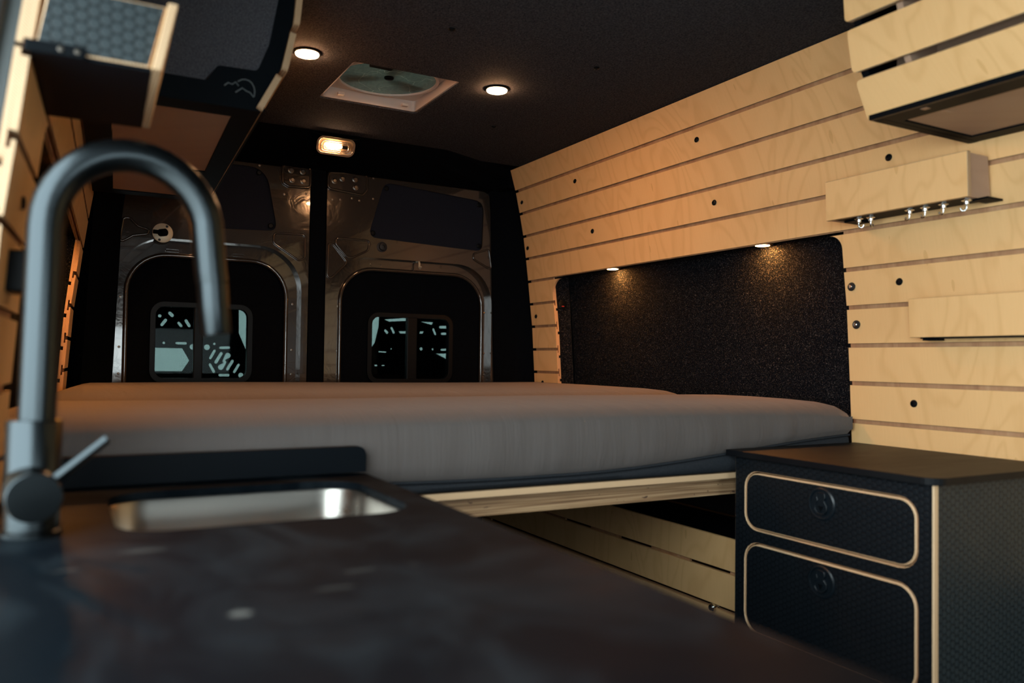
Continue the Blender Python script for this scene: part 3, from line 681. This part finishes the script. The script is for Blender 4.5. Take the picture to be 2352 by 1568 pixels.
# rear dome lamp
dn = Vector((0, -.86, -.51)).normalized(); dv = Vector((0, -.51, .86)).normalized()
lc = Vector((.799, 2.735, .735))
def FL(u, v, w): return tuple(lc+Vector((1, 0, 0))*u+dv*v+dn*w)
FLw = lambda off: (lambda u, v, w: FL(u, v, w+off))
lp = thing('dome_lamp', 'lit clear interior lamp on the header above the rear doors', 'lamp', (.799, 2.76, .70))
obj('housing', MB().plate(rrect(-.066, .066, -.031, .031, .022), [], FLw(.0), .03, 0, 0), 'black_plastic', lp)
obj('reflector', MB().plate(rrect(-.062, .062, -.027, .027, .02), [], FLw(.004), .004, 0, 0), 'lamp_reflector', lp)
obj('rim', MB().plate(rrect(-.067, .067, -.032, .032, .023), [rrect(-.060, .060, -.025, .025, .017)], FLw(.013), .012, 0, 0), 'chrome', lp, bevel=.003, smooth=50)
for k, (a, b) in enumerate(((.053, .019), (.044, .013))):
    obj('lens_rib', MB().tube([FL(u, v, .016) for u, v in rrect(-a, a, -b, b, b*.8, 5)], .0016, 6, closed=True), 'chrome', lp, smooth=80)
obj('bulb', MB().tube([FL(u, 0, .009) for u in (-.034, -.031, -.022, -.006, .010, .018, .021)], [.002, .007, .0095, .010, .0095, .006, .002], 14), 'lamp_glow', lp, smooth=60)
obj('bulb_socket', MB().tube([FL(.022, 0, .009), FL(.040, 0, .009)], .006, 10), 'black_plastic', lp, smooth=50)
hood = MB().prism([FL(-.085, .034, .0), FL(.085, .034, .0), FL(.085, .040, .0), FL(-.085, .040, 0)], [FL(-.060, .036, .032), FL(.060, .036, .032), FL(.060, .039, .032), FL(-.060, .039, .032)])
obj('lip', hood, 'black_plastic', lp, bevel=.002)

# ------------------------------------------------------------------ roof fan
vf = thing('roof_fan', 'square white roof vent with smoky round fan screen in the ceiling', 'vent', ((VX0+VX1)/2, (VY0+VY1)/2, CEIL))
vx, vy = (VX0+VX1)/2, (VY0+VY1)/2
obj('flange', MB().plate(rrect(VX0+.001, VX1-.001, VY0+.001, VY1-.001, .014, 4), [rrect(VX0+.007, VX1-.007, VY0+.007, VY1-.007, .012, 4)], FD(CEIL+.004), .034, 0, 0), 'white_plastic', vf, bevel=.004)
obj('throat_plate', MB().plate(rrect(VX0+.004, VX1-.004, VY0+.004, VY1-.004, .01, 4), [circ(vx, vy, .140, 40)], FD(CEIL+.036), .008, 0, 0), 'white_plastic', vf)
obj('screen_ring', MB().plate(circ(vx, vy, .147, 48), [circ(vx, vy, .138, 48)], FD(CEIL+.028), .010, 0, 0), 'white_plastic', vf, bevel=.003, smooth=40)
obj('screen', MB().lathe([(.139, 0), (.13, .003), (.06, .010), (.0, .011)], (vx, vy, CEIL+.034), (0, 0, 1), 40), 'vent_screen', vf, smooth=50)
obj('hub', MB().lathe([(.014, 0), (.014, .010), (.010, .013), (.0, .013)], (vx, vy-.01, CEIL+.040), (0, 0, -1), 16), 'black_plastic', vf, smooth=40)
for k in range(3):
    g = 2*math.pi*k/3+.6; c, s = math.cos(g), math.sin(g)
    obj('blade', MB().prism([(vx+.02*c+.012*s, vy+.02*s-.012*c, CEIL+.050), (vx+.125*c+.05*s, vy+.125*s-.05*c, CEIL+.046), (vx+.13*c-.02*s, vy+.13*s+.02*c, CEIL+.062), (vx+.02*c-.012*s, vy+.02*s+.012*c, CEIL+.056)], [(vx+.02*c+.012*s, vy+.02*s-.012*c, CEIL+.052), (vx+.125*c+.05*s, vy+.125*s-.05*c, CEIL+.048), (vx+.13*c-.02*s, vy+.13*s+.02*c, CEIL+.064), (vx+.02*c-.012*s, vy+.02*s+.012*c, CEIL+.058)]), 'tinted_glass', vf)
obj('catch', MB().box(vx-.105, vx-.045, VY0+.001, VY0+.02, CEIL+.001, CEIL+.012), 'black_plastic', vf)
for x, y in ((vx-.10, VY1-.045), (vx+.10, VY1-.045)): obj('clip', MB().box(x-.010, x+.010, y-.006, y+.006, CEIL+.003, CEIL+.012), 'white_plastic', vf, bevel=.002)

# ------------------------------------------------------------------ bed
bp = thing('bed_platform', 'plywood bed platform board with laminated front beam under the mattress', 'bed', (.85, 2.1, -.30))
obj('board', MB().box(.05, 1.678, 1.338, 2.90, -.252, -.240), ['birch_bevel'], bp)
obj('beam', MB().box(.05, 1.66, 1.372, 1.400, -.294, -.253), 'birch_laminated', bp, bevel=.001)
obj('beam', MB().box(.05, 1.66, 2.60, 2.63, -.294, -.253), 'birch_laminated', bp)
def ease(t): t = max(0, min(1, t)); return t*t*(3-2*t)
def mattress(name, label, yf, yb, ztop, front):
    t = thing(name, label, 'mattress', (.85, (yf+yb)/2, -.238))
    X0, X1, NX = -.120, 1.668, 90
    sh = lambda x, y: x+(1-(x-X0)/(X1-X0))*.106*(y-1.33)
    def zp(x): return -.219+.012*ease((.75-x)/.6)+.054*ease((x-.85)/.95) if front else -.215
    rings = []; rb = []; pip = []
    rnd = random.Random(7 if front else 9); ph = [rnd.uniform(0, 6.28) for _ in range(8)]
    for i in range(NX+1):
        x = X0+(X1-X0)*i/NX
        e = min(x-X0, X1-x); er = ease(e/.03); sag = -.010*(1-er)
        wr = 0.0016*math.sin(x*41+ph[0])*math.sin(x*9+ph[1])+0.0012*math.sin(x*83+ph[2])*max(0, math.sin(x*5.3+ph[3]))
        tw = .0025*math.sin(x*4.1+ph[4])
        p = zp(x); zt = ztop+sag+tw*.5; mid = (p+ztop-.03)/2
        prof = [(yf+.006, p), (yf-.004+wr*2, p+.012), (yf-.010+wr*2.2, mid-.01), (yf-.010+wr, mid+.02), (yf-.005, zt-.030), (yf+.006, zt-.018), (yf+.028, zt-.008), (yf+.07, zt-.002), (yf+.16, zt+.001), ((yf+yb)/2, zt+.002), (yb-.16, zt+.001), (yb-.05, zt-.003), (yb-.018, zt-.012), (yb-.004, zt-.03), (yb, -.16), (yb, -.2365), ((yf+yb)/2, -.2365), (yf+.03, -.2365), (yf+.012, p-.004)]
        rings.append([(sh(x, y), y, z) for y, z in prof])
        rb.append([(x, yf+.009, p-.001), (x, yf+.001, p-.006), (x, yf-.002, (p-.238)/2), (x, yf+.002, -.234), (x, yf+.014, -.2385), (x, yf+.03, -.2385), (x, yf+.03, p-.002)])
        pip.append((x, yf-.001, p))
    mb = MB(); n = len(rings[0]); vs = [v for r in rings for v in r]
    fs = [(i*n+k, i*n+(k+1) % n, (i+1)*n+(k+1) % n, (i+1)*n+k) for i in range(NX) for k in range(n)]
    fs += [tuple(range(n)), tuple(NX*n+k for k in range(n-1, -1, -1))]
    mb.add(vs, fs); cv = obj('cover', mb, 'mattress_cover', t, smooth=70)
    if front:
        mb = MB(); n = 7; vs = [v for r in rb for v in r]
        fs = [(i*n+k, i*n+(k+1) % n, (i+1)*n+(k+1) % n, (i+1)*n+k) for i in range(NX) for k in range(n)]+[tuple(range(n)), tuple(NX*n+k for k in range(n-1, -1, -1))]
        mb.add(vs, fs); obj('shaded_band', mb, 'mattress_shaded_band', t, smooth=60, label='dark slate band along the bottom, shade put into its colour')
        obj('piping', MB().tube(pip, .0028, 6), 'mattress_shaded_band', cv, smooth=80)
mattress('mattress', 'front grey fabric mattress with its side facing the worktop', 1.330, 1.895, -.088, True)
mattress('mattress', 'rear grey fabric mattress against the van doors', 1.918, 2.930, -.0835, False)

# box over the wheel arch under the bed
wb = thing('wheel_box', 'slatted birch storage box under the bed platform', 'box', (1.57, 2.1, -1.10))
zs = [(-.512, -.432), (-.606, -.521), (-.70, -.617), (-.79, -.709), (-.88, -.80), (-1.09, -.89)]
for z0, z1 in zs: obj('slat', MB().box(1.45, 1.459, 1.335, 2.86, z0, z1, [1, 1, 0, 0, 0, 0][0]), ['birch_face', 'birch_face'], wb, bevel=.001, seg=1)
obj('backing_board', MB().plate([(1.336, -1.09), (2.85, -1.09), (2.85, -.440), (1.336, -.440)], [[(1.51, -.523), (1.66, -.523), (1.66, -.509), (1.51, -.509)], [(1.82, -.523), (1.97, -.523), (1.97, -.509), (1.82, -.509)], [(2.12, -.523), (2.27, -.523), (2.27, -.509), (2.12, -.509)], [(1.34, -.617), (2.8, -.617), (2.8, -.606), (1.34, -.606)]], FX(1.4595), .008, 0, 0), 'birch_groove', wb)
obj('lid', MB().box(1.4605, 1.69, 1.336, 2.86, -.440, -.434), 'black_carpet', wb)
obj('bolt', MB().lathe([(.008, 0), (.008, .004), (.005, .005), (.005, .012), (.009, .016), (.010, .022), (.007, .026), (.0, .027)], (1.4595, 1.552, -.612), (-1, 0, 0), 16), 'chrome', wb, smooth=40)

# ------------------------------------------------------------------ drawer cabinet by the wood wall
dc = thing('drawer_cabinet', 'black honeycomb drawer cabinet with birch edges below the wood wall', 'cabinet', (1.48, 1.08, -1.10))
obj('worktop', MB().plate(rrect(1.262, 1.677, .836, 1.322, .03, 6, (.0, .0, .0, .028)), [], FU(-.1855), .0125, 0, 0), 'black_laminate', dc, bevel=.0015)
DR = [(.884, 1.279, -.346, -.2295, .032), (.884, 1.279, -.560, -.378, .036), (.884, 1.279, -.80, -.592, .036), (.884, 1.279, -1.05, -.832, .036)]
c = .0026
outl = [(.852, -1.09), (1.312, -1.09), (1.312, -.199), (.852, -.199)]
obj('face_frame', MB().plate(outl, [rrect(a-.003, b+.003, z0-.003, z1+.003, r+.003) for a, b, z0, z1, r in DR], FX(1.280), .012, 0, 1, .0018, [(.8545, -1.09), (1.310, -1.09), (1.310, -.199), (.8545, -.199)], [rrect(a-.0042, b+.0042, z0-.0042, z1+.0042, r+.0042) for a, b, z0, z1, r in DR]), ['hex_black_ply', 'birch_bevel'], dc)
obj('side_panel', MB().box(1.2925, 1.680, .853, .865, -1.09, -.199), 'hex_grey_ply', dc)
obj('side_panel', MB().box(1.2925, 1.680, 1.300, 1.312, -1.09, -.199), 'hex_black_ply', dc)
LR = .0315
plain('latch_plastic', (0.005, 0.009, 0.013), 0.32, 0, Specular_IOR_Level=0.5)
for k, (a, b, z0, z1, r) in enumerate(DR):
    d = obj('drawer', MB().plate(rrect(a, b, z0, z1, r), [], FX(1.280), .014, 0, 1, .0026, rrect(a+c, b-c, z0+c, z1-c, r-c)), ['hex_black_ply', 'birch_bevel'], dc)
    yc, zc = 1.081, z1-.037
    if k > 1: continue
    obj('latch_ring', MB().lathe([(LR, 0), (LR, .002), (LR-.003, .0035), (LR-.005, .003), (LR-.006, .0005), (0, .0004)], (1.280, yc, zc), (-1, 0, 0), 32), 'latch_plastic', d, smooth=35)
    kp = [(.0085, .021), (.0095, .012), (.007, .006), (.013, -.002), (.0135, -.011), (.008, -.018), (0, -.020)]
    kp = fillet([(yc+u, zc+v) for u, v in kp]+[(yc-u, zc+v) for u, v in reversed(kp[:-1])], .004, 3)
    obj('latch_paddle', MB().plate(kp, [], FX(1.2765), .003, 0, 0), 'latch_plastic', d, bevel=.0015)
    obj('latch_lip', MB().tube([(1.2762, u, v) for u, v in kp], .0012, 6, closed=True), 'latch_plastic', d, smooth=80)
    obj('latch_mark', MB().plate([(yc-.006, zc-.004), (yc+.006, zc-.004), (yc, zc-.016)], [], FX(1.2757), .001, 0, 0), 'black_steel', d)

# ------------------------------------------------------------------ kitchen unit in the door opening
ku = thing('kitchen_unit', 'long black kitchen worktop unit with raised back lip in the foreground', 'counter', (.17, .65, -1.10))
SX0, SX1, SY0, SY1 = .052, .392, .945, 1.226
hole = rrect(SX0, SX1, SY0, SY1, .055, 8)
obj('worktop', MB().plate(rrect(-.062, .436, .045, 1.296, .02, 5), [hole], FU(-.187), .011, 0, 0), 'counter_laminate', ku, bevel=.002)
obj('back_lip', MB().plate(fillet([(-.060, -.186), (.440, -.186), (.440, -.1435), (-.060, -.1435)], [0, 0, .018, 0], 6), [], FY(1.292), .014, 0, 0), 'black_satin', ku, bevel=.0015)
for a in ((.420, .432, .06, 1.29), (-.058, -.048, .06, 1.29)): obj('carcass_panel', MB().box(a[0], a[1], a[2], a[3], -1.09, -.1985), 'hex_black_ply', ku)
for a in ((.06, .072), (1.278, 1.29)): obj('carcass_panel', MB().box(-.047, .419, a[0], a[1], -1.09, -.1985), 'hex_black_ply', ku)
# sink
sk = thing('sink', 'rectangular stainless steel sink sunk in the black worktop', 'sink', (.22, 1.085, -.35))
zr = -.1985
def ringp(d, z, r): return [(x, y, z) for x, y in rrect(SX0-.004+d, SX1+.004-d, SY0-.004+d, SY1+.004-d, r, 8)]
loops = [ringp(-.014, zr, .07), ringp(0, zr, .058), ringp(.002, zr-.004, .056), ringp(.006, zr-.09, .054), ringp(.012, zr-.125, .050), ringp(.030, zr-.140, .04), ringp(.12, zr-.143, .01)]
n = len(loops[0]); mb = MB()
mb.add([v for l in loops for v in l], [(i*n+k, i*n+(k+1) % n, (i+1)*n+(k+1) % n, (i+1)*n+k) for i in range(len(loops)-1) for k in range(n)]+[tuple((len(loops)-1)*n+k for k in range(n))])
obj('bowl', mb, 'stainless', sk, smooth=60)
obj('drain', MB().lathe([(.042, 0), (.042, .002), (.034, .004), (.03, .001), (0, .001)], ((SX0+SX1)/2, 1.085, zr-.142), (0, 0, 1), 28), 'chrome', sk, smooth=40)
# faucet
fa = thing('kitchen_tap', 'tall gunmetal gooseneck tap with side lever beside the sink', 'tap', (-.025, .985, -.187))
fx, fy = -.0255, .985
obj('base_flange', MB().lathe([(.0295, 0), (.0295, .004), (.0275, .0055), (.0265, .006)], (fx-.002, fy, -.187), (0, 0, 1), 36), 'gunmetal', fa, smooth=40)
obj('body', MB().lathe([(.0262, .005), (.0262, .117), (.0250, .119), (.0, .119)], (fx-.001, fy, -.187), (0, 0, 1), 36), 'gunmetal', fa, smooth=40)
tp = [(-.0245, .985, -.070)]+[(-.0245+.0035*t, .985, -.070+.205*t) for t in (.33, .66, 1)]
Ra, cx0, cz0 = .0815, -.0205+.0815, .138
for k in range(1, 19):
    g = math.pi-math.radians(168)*k/18; tp.append((cx0+Ra*math.cos(g), .985+.010*k/18, cz0+Ra*1.03*math.sin(g)))
tp2 = [tp[-1], (.1465, .997, .100), (.1485, .998, .087)]
obj('spout', MB().tube(tp+tp2[1:], .0182, 24), 'gunmetal', fa, smooth=60)
obj('nozzle', MB().tube([(.1487, .998, .0862), (.1508, .999, .06), (.1545, 1.0, .030), (.1550, 1.0, .026)], [.0178, .0176, .0172, .0160], 24), 'gunmetal', fa, smooth=50)
hv = Vector((.12, -.95, -.10)).normalized(); hc = Vector((-.030, .985, -.137))
hb = obj('valve_housing', MB().lathe([(.0258, .012), (.0258, .050), (.0245, .052), (.0, .0525)], hc, hv, 36), 'gunmetal', fa, smooth=40)
l0 = hc+hv*.040+Vector((.016, 0, .013))
obj('lever', MB().tube([l0, l0+Vector((.0495, -.004, .042))], .0052, 14), 'gunmetal', hb, smooth=40)
# power socket in the recess
so = thing('charge_socket', 'round black charging socket with red light in the wall recess', 'socket', (1.70, 2.69, .20))
obj('plate', MB().lathe([(.019, 0), (.019, .003), (.016, .004), (.0, .004)], (1.715, 2.7045, .224), (0, -1, 0), 22), 'black_plastic', so, smooth=40)
obj('led', MB().box(1.709, 1.720, 2.6995, 2.7005, .2165, .2195), 'led_glow', so, label='small red indicator light')
